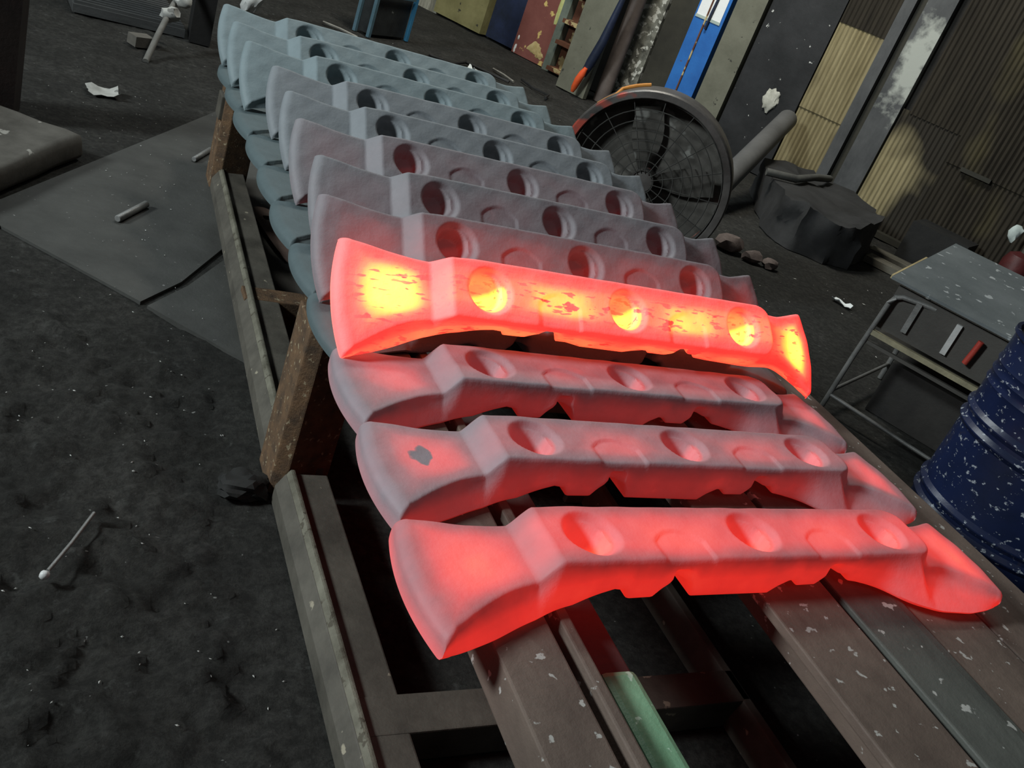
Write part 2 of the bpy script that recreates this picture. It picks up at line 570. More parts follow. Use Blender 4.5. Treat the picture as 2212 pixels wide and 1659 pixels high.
ZR = 0.5
bm = bmesh.new()
profile_y(bm, [(0.70, 0.42), (0.868, 0.42), (0.868, ZR), (0.846, ZR), (0.842, 0.462), (0.826, 0.462), (0.818, ZR), (0.70, ZR)], -0.5, 4.35)
rpart('rail', bm, rail_m)
bm = bmesh.new()
profile_y(bm, [(1.40, 0.40), (1.53, 0.40), (1.53, ZR), (1.335, ZR), (1.335, 0.478), (1.39, 0.470)], -0.5, 4.35)
rpart('rail', bm, rail_m)
bm = bmesh.new()
profile_y(bm, [(1.552, 0.40), (1.73, 0.40), (1.73, ZR - 0.004), (1.70, ZR), (1.60, ZR), (1.552, ZR)], -0.5, 4.35)
rpart('rail', bm, rail_g)
bm = bmesh.new()
profile_y(bm, [(1.733, 0.40), (1.945, 0.40), (1.945, ZR - 0.012), (1.733, ZR - 0.012)], -0.5, 4.35)
rpart('rail', bm, rail_m)
bm = bmesh.new()
profile_y(bm, [(1.985, 0.40), (2.24, 0.40), (2.24, ZR - 0.03), (1.985, ZR - 0.03)], -0.5, 4.35)
rpart('rail', bm, rail_m)
bm = bmesh.new()
box(bm, 0.902, 0.976, 0.70, 4.2, 0.41, 0.448)
rpart('flat_bar', bm, maroon)
bm = bmesh.new()
box(bm, 0.900, 0.972, -0.4, 0.845, 0.41, 0.464)
rpart('green_bar', bm, green_m, 0.012)['label'] = 'short bar end in worn pale green paint'
for y0 in (1.86, 3.90):
    bm = bmesh.new()
    box(bm, 0.64, 2.25, y0 + 0.03, y0 + 0.13, 0.30, 0.398)
    rpart('cross_beam', bm, frame_m)
bm = bmesh.new()
box(bm, 0.64, 1.60, 1.035, 1.128, 0.0, 0.09)
rpart('base_beam', bm, frame_m)
bm = bmesh.new()
box(bm, 0.64, 1.60, 2.76, 2.85, 0.0, 0.09)
rpart('base_beam', bm, rust_m)
def skew(bm, y0):
    for v in bm.verts:                                # the far beam is set slightly askew
        if y0 > 1:
            v.co.x += 0.06 * (v.co.y - 1.86) / 2.09


for y0, y1, m in ((-0.5, 1.83, frame_m), (1.86, 3.95, frame_m)):
    bm = bmesh.new()
    profile_y(bm, [(0.60, 0.0), (0.728, 0.0), (0.728, 0.088), (0.650, 0.088), (0.620, 0.088), (0.60, 0.05)], y0, y1)
    skew(bm, y0)
    rpart('base_beam', bm, m)
    bm = bmesh.new()
    profile_y(bm, [(0.620, 0.086), (0.648, 0.086), (0.640, 0.102), (0.630, 0.102)], y0, y1)
    skew(bm, y0)
    rpart('edge_lip', bm, lip_m)
bm = bmesh.new()
profile_y(bm, [(1.56, 0.0), (1.64, 0.0), (1.64, 0.02), (1.60, 0.03), (1.60, 0.09), (1.575, 0.09), (1.56, 0.03)], -0.5, 4.2)
rpart('base_beam', bm, frame_m)
for x0, y0, m in ((0.595, 1.86, rust_m), (0.655, 3.92, rust_m)):
    bm = bmesh.new()
    profile = [(x0, y0), (x0 + 0.035, y0 - 0.02), (x0 + 0.15, y0 + 0.01), (x0 + 0.15, y0 + 0.03), (x0 + 0.045, y0 + 0.012), (x0 + 0.018, y0 + 0.14), (x0, y0 + 0.14)]
    prism(bm, profile, 0.0, 0.494)
    rpart('leg', bm, m)
for x0, y0 in ((1.50, 1.86), (1.50, 3.92), (2.10, 1.86), (2.10, 3.92)):
    bm = bmesh.new()
    prism(bm, [(x0, y0), (x0 + 0.12, y0), (x0 + 0.12, y0 + 0.12), (x0 + 0.10, y0 + 0.12), (x0 + 0.10, y0 + 0.02), (x0, y0 + 0.02)], 0.0, 0.40)
    rpart('leg', bm, frame_m)

# ------------------------------------------------------------------ the forged bars
L_BAR = 1.42


def bar_mesh(thin=0.0):
    nu, nt = 300, 46
    s = np.linspace(0, L_BAR, nu)
    s = np.sort(np.concatenate([s, [0.0012, 0.0025, 0.007, 0.012, 0.017, 0.021, L_BAR - 0.017, L_BAR - 0.012, L_BAR - 0.007, L_BAR - 0.0025, L_BAR - 0.0012]]))
    nu = len(s)
    lin = np.linspace(-1, 1, nt)
    tt = 0.65 * lin + 0.35 * np.sin(lin * np.pi / 2)
    U, Tt = np.meshgrid(s, tt, indexing='ij')
    vmin = np.interp(s, [0, .03, .06, .10, .15, .20, .24, 1.20, 1.26, 1.31, 1.36, L_BAR], [-.139, -.116, -.098, -.074, -.054, -.045, -.044, -.044, -.042, -.062, -.092, -.122])
    vmax = np.interp(s, [0, .05, .10, .15, .20, .24, .28, 1.20, 1.25, 1.29, 1.34, L_BAR], [.139, .126, .115, .106, .101, .101, .105, .105, .103, .100, .110, .128])
    k = np.ones(9) / 9
    vmin = np.convolve(np.pad(vmin, 4, 'edge'), k, 'valid')
    vmax = np.convolve(np.pad(vmax, 4, 'edge'), k, 'valid')
    vbot = np.interp(s, [0, .05, .105, .17, .245, .32, 1.02, 1.07, 1.12, 1.20, 1.30, 1.38, L_BAR], [-.139, -.126, -.108, -.080, -.054, -.044, -.036, -.054, -.092, -.122, -.130, -.126, -.118])
    if thin:
        vbot = np.where(s > 0.6, vmin - 0.004, vbot)
    vbot = np.convolve(np.pad(vbot, 4, 'edge'), k, 'valid')
    if not thin:                                                       # the flat lying pattern: block set slightly further back
        w = np.interp(s, [0, .12, .22, 1.20, 1.32, L_BAR], [0, .3, 1, 1, .2, 0])
        vmin, vmax = vmin + 0.009 * w, vmax + 0.012 * w
    # grooves pressed into the lower near flank between the bolt holes
    groove = 0.0
    for c in (0.505, 0.915):
        groove = groove + 0.020 * np.exp(-((s - c) / 0.017) ** 4)
    V = vmin[:, None] + (vmax - vmin)[:, None] * (Tt + 1) / 2
    Vb = vbot[:, None] + groove[:, None] * (Tt < 0) * np.abs(Tt) + (vmax - vbot)[:, None] * (Tt + 1) / 2
    Ux = U + 0.020 * (Tt ** 2 - 1.0) * np.clip(1 - U / 0.20, 0, 1) - 0.022 * Tt ** 2 * np.clip(1 - (L_BAR - U) / 0.13, 0, 1)
    cv = 0.030 if thin else 0.040
    q = np.abs((V - cv) / 0.078)
    sm = lambda a, b, x: np.clip((x - a) / (b - a), 0, 1)
    sms = lambda a, b, x: sm(a, b, x) ** 2 * (3 - 2 * sm(a, b, x))
    tail = np.interp(U, [0, .05, .20, 1.25, 1.37, L_BAR], [.042, .048, .056, .056, .050, .044] if thin else [.054, .056, .058, .058, .055, .052])
    blk = (0.75 * sm(0.200, 0.236, U) + 0.25 * sms(0.200, 0.236, U)) * (1 - sms(1.205, 1.240, U + 0.055 * np.clip(q, 0, 1.05) ** 5))
    Z = tail + (0.100 - tail) * blk
    # shallow pads beside the holes
    for c0, c1 in ((0.455, 0.572), (0.845, 0.965)):
        arc = 0.045 - 0.030 * ((U - (c0 + c1) / 2) / ((c1 - c0) / 2)) ** 2
        pad = sms(c0 - .004, c0 + .010, U) * (1 - sms(c1 - .003, c1 + .003, U)) * (1 - sms(-.003, .003, V - arc))
        Z = Z - 0.0042 * pad
    hole = np.zeros_like(Z)
    for c in (0.33, 0.72, 1.105):
        r = np.hypot(U - c, V - cv)
        r2 = np.hypot(U - c + 0.008, (V - cv) * 1.0)
        Z = Z - 0.012 * (1 - sms(0.046, 0.060, r)) - 0.040 * (1 - sms(0.033, 0.045, r2))
        hole = np.maximum(hole, 1 - sms(0.048, 0.060, r))
    # rounded upper edges
    dl = np.minimum(V - vmin[:, None], vmax[:, None] - V)
    de = np.minimum(U, L_BAR - U)
    for d, r in ((dl, 0.009), (np.where(U < 0.5, de * 0.85, de), 0.020)):
        dd = np.clip(r - d, 0, r)
        Z = Z - (r - np.sqrt(np.maximum(r * r - dd * dd, 0)))
    Z = Z + 0.0007 * np.sin(U * 61 + 7 * V) * np.cos(V * 83 - 9 * U)
    B1 = np.interp(s, [0, .03, .12, .20, .28, .33, .36, .385, .40, .455, .468, .485, .53, .55, .75, .77, .795, .812, .825, .875, .888, .905, .955, .975, 1.02, 1.15, 1.30, L_BAR],
                   [.004, .002, .000, .000, .010, .028, .038, .034, .013, .013, .032, .048, .048, .010, .005, .022, .036, .034, .021, .021, .034, .048, .046, .026, .018, .006, .0, .004])
    B1 = B1 + thin * np.interp(s, [0, .03, .10, .19, .24, 1.19, 1.26, 1.36, L_BAR], [.45, .95, 1, .8, 0, 0, .8, .9, .4])
    Bz = np.repeat(B1[:, None], nt, 1)
    ddn = np.clip(0.010 - dl, 0, 0.010)
    Bz = Bz + (0.010 - np.sqrt(np.maximum(1e-4 - ddn * ddn, 0)))
    Bz = np.minimum(Bz, Z - 0.004)
    # how far from a cooling edge the surface point is -> heat kept in the steel
    step = np.minimum(np.abs(U - 0.218), np.abs(U - 1.225 + 0.055 * np.clip(q, 0, 1.05) ** 5))
    edge = sms(0.004, 0.060, np.minimum(dl * 1.30, de * 0.85)) * (0.40 + 0.60 * sms(0.008, 0.060, step))
    gl = np.exp(-(((U - 0.118) / 0.072) ** 2 + ((V - 0.012) / 0.066) ** 2) ** 1.15)
    gr = np.exp(-(((U - 1.348) / 0.048) ** 2 + ((V - 0.005) / 0.075) ** 2) ** 1.15)
    inb = sms(0.205, 0.235, U) * (1 - sms(1.20, 1.24, U))
    padc = 0 * U
    for c in (0.525, 0.915):
        padc = padc + np.exp(-((U - c) / 0.088) ** 4 - ((V - 0.022) / 0.042) ** 4)
    core = (0.46 * edge + 0.56 * np.maximum(gl, gr)) * (1 - inb) + inb * (0.46 * sms(0.0, 0.05, dl) + 0.25 * padc)
    for c in (0.33, 0.72, 1.105):
        hr = np.hypot(U - c, V - cv)
        core = np.maximum(core, 0.90 * (1 - sms(0.042, 0.058, hr)) * sms(-0.030, 0.014, 0.006 - (V - cv) + 0.30 * (U - c)))
    nt_all = nu * nt
    P = np.concatenate([np.stack([Ux, V, Z], -1).reshape(-1, 3), np.stack([Ux, Vb, Bz], -1).reshape(-1, 3)])
    # extra mid rows on the two long sides so that the flanks keep their heat
    cr = np.concatenate([core.reshape(-1), np.full(nt_all, 0.42)])
    idx = np.arange(nt_all).reshape(nu, nt)
    F = []
    a, b, c, d = idx[:-1, :-1].ravel(), idx[1:, :-1].ravel(), idx[1:, 1:].ravel(), idx[:-1, 1:].ravel()
    F += list(zip(a.tolist(), b.tolist(), c.tolist(), d.tolist()))
    F += list(zip((d + nt_all).tolist(), (c + nt_all).tolist(), (b + nt_all).tolist(), (a + nt_all).tolist()))
    mid_pts, mid_core = [], []
    base = 2 * nt_all
    for col, sgn in ((0, 1), (nt - 1, -1)):
        tp = idx[:, col]
        rows = [tp]
        for fr, cc in ((0.25, 0.22), (0.5, 0.42), (0.8, 0.46)):
            st = base + len(mid_pts)
            q3 = P[tp] * (1 - fr) + P[tp + nt_all] * fr
            if sgn > 0 and fr < 0.4:
                q3[:, 1] -= groove * fr
            mid_pts += q3.tolist()
            mid_core += [cc] * nu
            rows.append(np.arange(st, st + nu))
        rows.append(tp + nt_all)
        for r0, r1 in zip(rows[:-1], rows[1:]):
            if sgn > 0:
                F += list(zip(r0[:-1].tolist(), r1[:-1].tolist(), r1[1:].tolist(), r0[1:].tolist()))
            else:
                F += list(zip(r0[:-1].tolist(), r0[1:].tolist(), r1[1:].tolist(), r1[:-1].tolist()))
    for row, sgn in ((0, 1), (nu - 1, -1)):
        tp = idx[row, :]
        q = zip(tp[:-1].tolist(), tp[1:].tolist(), (tp[1:] + nt_all).tolist(), (tp[:-1] + nt_all).tolist())
        F += list(q) if sgn > 0 else [f[::-1] for f in q]
    P = np.concatenate([P, np.array(mid_pts)])
    cr = np.concatenate([cr, np.array(mid_core)])
    me = bpy.data.meshes.new('forged_bar')
    me.from_pydata(P.tolist(), [], F)
    at = me.attributes.new('core', 'FLOAT', 'POINT')
    at.data.foreach_set('value', cr.astype(np.float32))
    me.polygons.foreach_set('use_smooth', [True] * len(me.polygons))
    me.set_sharp_from_angle(angle=math.radians(48))
    return me


BAR = bar_mesh()
BAR_LEAN = bar_mesh(0.017)          # leaning bars: tail edges a little slimmer where they bear on the layer below
cool = bar_material('forged_steel_cool', 0, 0, 0, (0.200, 0.250, 0.262))
cool2 = bar_material('forged_steel_lukewarm', 0, 0.0, 0.0, (0.215, 0.232, 0.245))
cool3 = bar_material('forged_steel_dull_spill', 0, 0.04, 0.11, (0.220, 0.218, 0.230))  # faint emission: weak glow plus painted light scattered from the hot bar
U2m = bar_material('forged_steel_dull_red_spill', 0, 0.10, 0.20, (0.225, 0.212, 0.225))  # emission: own dull heat plus painted red light from the hot bar
Am = bar_material('forged_steel_cherry', 0, 0.37, 0.37, (0.19, 0.18, 0.195))
Bm = bar_material('forged_steel_dark_cherry', 0, 0.18, 0.36, (0.25, 0.235, 0.255), (0.085, 0.02, 0.045, 0.026))
Cm = bar_material('forged_steel_fading_red_spill', 0, 0.15, 0.30, (0.25, 0.235, 0.255))  # emission: fading heat plus painted red reflection of the hot bar
Hm = bar_material('forged_steel_orange_hot', 0, 0.50, 0.56, (0.33, 0.30, 0.30), None, True)
BAR.materials.append(cool)
BAR_LEAN.materials.append(cool)
YAW = math.radians(1.7)


def bar(loc, tilt, mat, label, group, yaw=YAW, mesh=BAR):
    o = bpy.data.objects.new('forged_bar', mesh)
    C.objects.link(o)
    o.rotation_mode = 'XYZ'
    o.matrix_world = Matrix.Translation(loc) @ Matrix.Rotation(yaw, 4, 'Z') @ Matrix.Rotation(tilt, 4, 'X')
    o.material_slots[0].link = 'OBJECT'
    o.material_slots[0].material = mat
    tag(o, label, 'forged bar', group)
    return o


GL, GU = 'forged bars lying flat in the lower layer', 'forged bars leaning in the upper layer'
low = ['cherry red forged bar lying flat at the near end of the rack',
       'dull red forged bar lying flat with a grey patch on its wide tail',
       'fading red forged bar lying flat directly in front of the yellow hot bar',
       'grey flat forged bar whose tail end shows just under the yellow hot bar']
nth = ['second', 'third', 'fourth', 'fifth', 'sixth', 'seventh', 'eighth']
low += ['grey flat forged bar, %s tail edge behind the one under the hot bar' % ('first' if i == 0 else nth[i - 1]) for i in range(6)]
low += ['farthest grey flat forged bar of the lower layer at the far end of the rack']
shaded = bar_material('forged_steel_shaded', 0, 0, 0, (0.085, 0.115, 0.120))  # tint darkened to paint in the shade under the leaning layer
lowm = [Am, Bm, Cm] + [shaded] * 8
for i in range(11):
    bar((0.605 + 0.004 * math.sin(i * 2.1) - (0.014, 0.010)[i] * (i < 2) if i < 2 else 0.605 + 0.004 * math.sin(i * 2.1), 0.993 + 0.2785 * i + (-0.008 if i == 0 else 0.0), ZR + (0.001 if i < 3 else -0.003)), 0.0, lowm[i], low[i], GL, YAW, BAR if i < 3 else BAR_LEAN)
# tilted layer: (x of left end, y and height below the eye of the raised left corner)
ups = [(0.598, 1.83), (0.607, 2.096), (0.655, 2.387), (0.655, 2.685), (0.670, 2.96), (0.671, 3.238), (0.616, 3.50), (0.604, 3.766), (0.600, 4.042)]
upl = ['glowing yellow and red hot forged bar leaning on the bars behind it',
       'red tinted leaning forged bar directly behind the glowing yellow hot bar']
upl += ['leaning mauve grey forged bar, %s behind the glowing yellow hot bar' % nth[i] for i in range(0, 3)]
upl += ['leaning blue grey forged bar, %s behind the glowing yellow hot bar' % nth[i] for i in range(3, 6)]
upl += ['leaning blue grey forged bar at the very far end of the row']
upm = [Hm, U2m, cool3, cool3, cool2, cool2, cool, cool, cool]
TILT = math.radians(41)
ct, st = math.cos(TILT), math.sin(TILT)
for i, (x, y) in enumerate(ups):
    z = CAM_H - 0.752 + (0.007 if i == 0 else 0.0)
    oy = y - 0.012 - 0.135 * ct + 0.045 * st
    oz = z - 0.135 * st - 0.045 * ct
    bar((x, oy, oz), TILT, upm[i], upl[i], GU, YAW * 0.85, BAR_LEAN)


# ------------------------------------------------------------------ drum
t = NT('blue_drum_paint')
col = t.ramp(t.noise(3.5, 4, 0.6), [(0.3, (0.006, 0.010, 0.028)), (0.7, (0.009, 0.017, 0.062))])
col = t.mix(t.fac(t.noise(38, 3, 0.6, (1, 1, 1.8)), 0.615, 0.67), col, (0.30, 0.33, 0.36))
col = t.mix(t.fac(t.noise(7, 4, 0.6), 0.60, 0.70), col, (0.030, 0.030, 0.034))
t.color(col)
t.bump(t.noise(30, 4, 0.6), 0.12, 0.005)
drum_m = t.set(0.32, 0.0, 0.5)
lid_m = worn('blackened_lid', (0.010, 0.011, 0.013), (0.030, 0.031, 0.034), 6, 0.5, (0.4, 0.4, 0.4), 18, 0.70)
drum = thing('oil_drum', 'dark blue steel drum speckled with white, standing beside the rack', 'drum', (2.954, 1.509, 0))
R0, HD = 0.288, 0.88


def drum_profile():
    pr = [(R0 - 0.004, 0.0), (R0 + 0.006, 0.002), (R0 + 0.007, 0.014), (R0 - 0.002, 0.024)]
    for zc in (0.29, 0.585):
        for dz in (-0.030, 0.016):
            pr += [(R0 - 0.002, zc + dz - 0.016), (R0 + 0.010, zc + dz), (R0 + 0.010, zc + dz + 0.004), (R0 - 0.002, zc + dz + 0.018)]
    for zc in (0.70, 0.735, 0.77):
        pr += [(R0 - 0.002, zc - 0.012), (R0 + 0.003, zc), (R0 - 0.002, zc + 0.012)]
    pr += [(R0 - 0.002, HD - 0.022), (R0 + 0.007, HD - 0.012), (R0 + 0.006, HD), (R0 - 0.006, HD), (R0 - 0.010, HD - 0.016)]
    return pr


bm = bmesh.new()
lathe(bm, drum_profile(), 72, cap=True)
obj('body', bm, drum_m, drum, smooth=35)
bm = bmesh.new()
lathe(bm, [(0.02, HD - 0.020), (0.20, HD - 0.020), (0.215, HD - 0.014), (R0 - 0.012, HD - 0.014), (R0 - 0.012, HD - 0.022)], 48)
obj('lid', bm, lid_m, drum, smooth=35)
bm = bmesh.new()
lathe(bm, [(0.03, HD - 0.02), (0.03, HD - 0.004), (0.018, HD - 0.002)], 16, m=Matrix.Translation((-0.15, 0.1, 0)))
obj('bung', bm, lid_m, drum, smooth=35)

# ------------------------------------------------------------------ work table behind the drum
TM = Matrix(((0.466, 0.885, 0, 3.24), (-0.885, 0.466, 0, 2.62), (0, 0, 1, 0), (0, 0, 0, 1)))
table = thing('work_table', 'grubby steel work table with a speckled grey slanting top behind the blue drum', 'table', (0, 0, 0))
table.matrix_world = TM
top_m = worn('speckled_grey_top', (0.085, 0.098, 0.100), (0.135, 0.150, 0.152), 3, 0.7, (0.34, 0.36, 0.36), 18, 0.655)
pipe_m = worn('dull_grey_pipe', (0.10, 0.10, 0.095), (0.19, 0.19, 0.18), 9, 0.45, metal=0.2)
dk_m = worn('dark_drawer_front', (0.040, 0.037, 0.032), (0.066, 0.062, 0.054), 3, 0.6)
brass = worn('worn_yellow_edge', (0.16, 0.145, 0.095), (0.30, 0.27, 0.17), 12, 0.5)
wood_e = worn('split_wood_edge', (0.28, 0.22, 0.11), (0.46, 0.37, 0.19), 14, 0.8, stretch=(1, 0.3, 2))
bm = bmesh.new()
vs = box(bm, -0.015, 0.88, -0.02, 0.90, 0.66, 0.672)
for v in vs:
    v.co.z += 0.105 * (v.co.y + 0.02)
obj('tabletop', bm, top_m, table, bevel=0.003)
bm = bmesh.new()
vs = box(bm, -0.024, -0.016, 0.0, 0.46, 0.655, 0.672)
for v in vs:
    v.co.z += 0.105 * (v.co.y + 0.02)
obj('edge_strip', bm, wood_e, table)['label'] = 'split yellow wood strip along the edge'
bm = bmesh.new()
tube(bm, [(0, 0, 0), (0.01, 0, 0.30), (0.025, 0, 0.56), (0.035, 0.01, 0.592), (0.06, 0.02, 0.605), (0.14, 0.03, 0.615), (0.20, 0.04, 0.62)], 0.012, 8)
obj('leg', bm, pipe_m, table, smooth=50)
for x, y, h in ((0.82, 0.02, 0.655), (0.02, 0.84, 0.745), (0.82, 0.84, 0.745)):
    bm = bmesh.new()
    tube(bm, [(x, y, 0), (x, y, h * 0.5), (x, y, h)], 0.014, 8)
    obj('leg', bm, pipe_m, table, smooth=50)
bm = bmesh.new()
box(bm, 0.02, 0.82, 0.03, 0.05, 0.44, 0.64)
obj('front_panel', bm, dk_m, table, bevel=0.003)
for x0, m in ((0.135, dk_m), (0.315, pipe_m)):
    bm = bmesh.new()
    box(bm, x0 - 0.012, x0 + 0.012, 0.012, 0.03, 0.475, 0.615)
    obj('handle_strip', bm, pipe_m if x0 < 0.2 else worn('bare_bright_strip', (0.34, 0.34, 0.33), (0.48, 0.48, 0.46), 12, 0.5), table, bevel=0.003)
bm = bmesh.new()
tube(bm, [(0.41, 0.0, 0.49), (0.415, 0.0, 0.54), (0.42, 0.0, 0.60)], 0.013, 8)
obj('red_tube', bm, worn('red_paint', (0.34, 0.035, 0.025), (0.42, 0.06, 0.04), 8, 0.5), table, smooth=50)['label'] = 'short red painted tube'
bm = bmesh.new()
box(bm, 0.02, 0.82, -0.006, 0.018, 0.405, 0.428)
obj('shelf_rail', bm, brass, table, bevel=0.003)
bm = bmesh.new()
box(bm, 0.02, 0.82, 0.0, 0.02, 0.36, 0.375)
obj('shelf_rail', bm, dk_m, table)
bm = bmesh.new()
box(bm, 0.03, 0.82, 0.05, 0.80, 0.395, 0.41)
obj('shelf', bm, dk_m, table)
bm = bmesh.new()
tube(bm, [(0.0, 0.0, 0.075), (0.4, 0.0, 0.06), (0.82, 0.0, 0.05)], 0.009, 8)
obj('foot_rail', bm, pipe_m, table, smooth=50)
bm = bmesh.new()
tube(bm, [(0.0, 0.0, 0.09), (0.01, 0.4, 0.09), (0.02, 0.84, 0.09)], 0.009, 8)
obj('foot_rail', bm, pipe_m, table, smooth=50)
bm = bmesh.new()
box(bm, 0.12, 0.80, 0.30, 0.80, 0.0, 0.26)
o = obj('storage_box', bm, worn('black_box_paint', (0.014, 0.013, 0.012), (0.035, 0.032, 0.028), 4, 0.7), None, bevel=0.01)
o.matrix_world = TM
tag(o, 'dark low box pushed under the steel work table', 'box')

# ------------------------------------------------------------------ fan
FD = Vector((-0.60, -0.80, 0))
FM = Matrix.Translation((2.75, 3.94, 0.462)) @ Matrix(((0.80, 0, -0.60, 0), (-0.60, 0, -0.80, 0), (0, 1, 0, 0), (0, 0, 0, 1)))
fan = thing('floor_fan', 'large round floor fan with a dark worn housing behind the row of forged bars', 'fan', (0, 0, 0))
fan.matrix_world = FM
t = NT('worn_fan_housing')
col = t.ramp(t.noise(5, 6, 0.65), [(0.3, (0.055, 0.050, 0.046)), (0.7, (0.15, 0.14, 0.13))])
col = t.mix(t.fac(t.noise(3.2, 3, 0.5), 0.57, 0.61), col, (0.42, 0.075, 0.050))
t.color(col)
t.bump(t.noise(30, 4, 0.6), 0.2, 0.005)
fan_m = t.set(0.42, 0.3, 0.5)
wire_m = worn('dusty_wire', (0.035, 0.034, 0.030), (0.060, 0.058, 0.052), 9, 0.8)
dust_m = worn('dust_caked_grille', (0.060, 0.057, 0.050), (0.115, 0.108, 0.095), 6, 0.9, (0.22, 0.22, 0.2), 5, 0.64)
bm = bmesh.new()
lathe(bm, [(0.415, 0.0), (0.420, 0.008), (0.450, 0.008), (0.457, 0.0), (0.460, -0.02), (0.462, -0.17), (0.452, -0.18), (0.418, -0.17), (0.412, -0.02)], 80, cap=False)
obj('housing', bm, fan_m, fan, smooth=40)
bm = bmesh.new()
tube(bm, [(0.452 * math.cos(a), 0.452 * math.sin(a), -0.05) if i < 4 else (0.468 * math.cos(a), 0.468 * math.sin(a), -0.06 - 0.01 * i) for i, a in enumerate([2.50 - 0.075 * k for k in range(9)])], 0.010, 8)
obj('cord', bm, worn('orange_cord', (0.55, 0.20, 0.03), (0.65, 0.27, 0.05), 8, 0.6), fan, smooth=50)['label'] = 'orange cord over the rim'
for i in range(8):
    bm = bmesh.new()
    torus(bm, 0.06 + 0.050 * i, 0.0028, 48, 5, Matrix.Translation((0, 0, -0.02 + 0.02 * math.cos(i / 7 * 1.5))))
    obj('guard_ring', bm, wire_m, fan)
for i in range(16):
    a = i * math.pi / 8 + 0.1
    bm = bmesh.new()
    tube(bm, [(0.05 * math.cos(a), 0.05 * math.sin(a), 0.002), (0.23 * math.cos(a), 0.23 * math.sin(a), -0.006), (0.413 * math.cos(a), 0.413 * math.sin(a), -0.02)], 0.0028, 5)
    obj('guard_spoke', bm, wire_m, fan)
bm = bmesh.new()
lathe(bm, [(0.01, -0.005), (0.055, -0.008), (0.06, -0.03), (0.06, -0.15)], 24)
obj('hub', bm, fan_m, fan, smooth=40)
for i in range(4):
    bm = bmesh.new()
    R4 = Matrix.Rotation(i * math.pi / 2 + 0.3, 4, 'Z')
    n = 7
    for sg in (0, 1):
        pass
    g = []
    for k in range(n):
        r = 0.05 + 0.32 * k / (n - 1)
        w = 0.05 + 0.11 * math.sin(min(1.0, k / (n - 1) * 1.15) * 2.2)
        g.append([bm.verts.new(R4 @ Vector((r, -w * 0.5 + w * q, -0.085 + 0.06 * (q - 0.5) + e))) for q in (0, 0.5, 1) for e in (0.0015, -0.0015)])
    for k in range(n - 1):
        for q in (0, 2):
            bm.faces.new((g[k][q], g[k + 1][q], g[k + 1][q + 2], g[k][q + 2]))
            bm.faces.new((g[k][q + 1], g[k][q + 3], g[k + 1][q + 3], g[k + 1][q + 1]))
        bm.faces.new((g[k][0], g[k][1], g[k + 1][1], g[k + 1][0]))
        bm.faces.new((g[k][4], g[k + 1][4], g[k + 1][5], g[k][5]))
    obj('blade', bm, dust_m, fan, smooth=60)
bm = bmesh.new()
lathe(bm, [(0.005, -0.155), (0.414, -0.155), (0.414, -0.165), (0.005, -0.165)], 48)
obj('rear_grille', bm, dust_m, fan)
for sx in (-1, 1):
    bm = bmesh.new()
    tube(bm, [(0.32 * sx, -0.33, -0.06), (0.36 * sx, -0.42, -0.05), (0.36 * sx, -0.448, 0.06)], 0.014, 8)
    obj('foot', bm, fan_m, fan, smooth=50)

# ------------------------------------------------------------------ pillar, pipes and hose in front of the back wall
def wp(a, out, z):
    return WM @ Vector((a, out, z))


bm = bmesh.new()
box(bm, -3.60, -3.24, 0.56, 0.62, 0.0, 3.2)
o = obj('pillar', bm, oliveg, None, bevel=0.012)
o.matrix_world = WM
tag(o, 'olive grey steel pillar standing between the rusty shelves and the brown pipe', 'pillar')
bm = bmesh.new()
tube(bm, [wp(-3.22, 0.32, 0.0), wp(-3.225, 0.32, 0.6), wp(-3.235, 0.32, 1.8), wp(-3.24, 0.32, 3.0)], 0.078, 20)
tag(obj('standing_pipe', bm, worn('brown_grey_pipe', (0.085, 0.068, 0.060), (0.145, 0.118, 0.105), 5, 0.6), None, smooth=50),
    'upright brown grey pipe in front of the mottled white board', 'pipe')
hose = thing('hanging_hose', 'dark navy hose with a bright orange tip hanging beside the brown pipe', 'hose', wp(-3.25, 0.70, 0.0))
ho = wp(-3.25, 0.70, 0.0)
bm = bmesh.new()
tube(bm, [wp(-3.15, 0.69, 1.9) - ho, wp(-3.165, 0.69, 0.98) - ho, wp(-3.20, 0.70, 0.58) - ho, wp(-3.245, 0.70, 0.36) - ho, wp(-3.28, 0.70, 0.22) - ho], 0.040, 12, [0.6, 0.7, 1.1, 1.2, 0.8])
obj('hose_body', bm, navy, hose, smooth=60)
bm = bmesh.new()
tube(bm, [wp(-3.245, 0.745, 0.30) - ho, wp(-3.26, 0.75, 0.24) - ho, wp(-3.285, 0.745, 0.17) - ho, wp(-3.305, 0.735, 0.09) - ho, wp(-3.315, 0.73, 0.04) - ho], 0.034, 10, [0.55, 1.0, 1.1, 0.95, 0.5])
obj('orange_tip', bm, worn('orange_tip_paint', (0.75, 0.085, 0.025), (0.85, 0.14, 0.035), 6, 0.6), hose, smooth=60)['label'] = 'bright orange tip'
bm = bmesh.new()
pa, pb = Vector((4.40, 5.40, 0.11)), Vector((5.87, 6.68, 0.60))
tube(bm, [pa, pa.lerp(pb, 0.5), pb], 0.088, 24)
tag(obj('leaning_pipe', bm, worn('plain_grey_pipe', (0.085, 0.085, 0.083), (0.125, 0.125, 0.122), 3, 0.6), None, smooth=50),
    'thick grey pipe leaning from the fan up against the black splashed board', 'pipe')
sh = thing('notice_sheet', 'white paper sheet fixed to the upper part of the blue post', 'sheet', (0, 0, 0))
sh.matrix_world = WM
bm = bmesh.new()
box(bm, -2.71, -2.44, 0.072, 0.076, 1.10, 1.55)
obj('paper', bm, worn('white_paper', (0.80, 0.82, 0.82), (0.88, 0.90, 0.90), 4, 0.7), sh)
bm = bmesh.new()
box(bm, -2.715, -2.435, 0.071, 0.079, 1.075, 1.102)
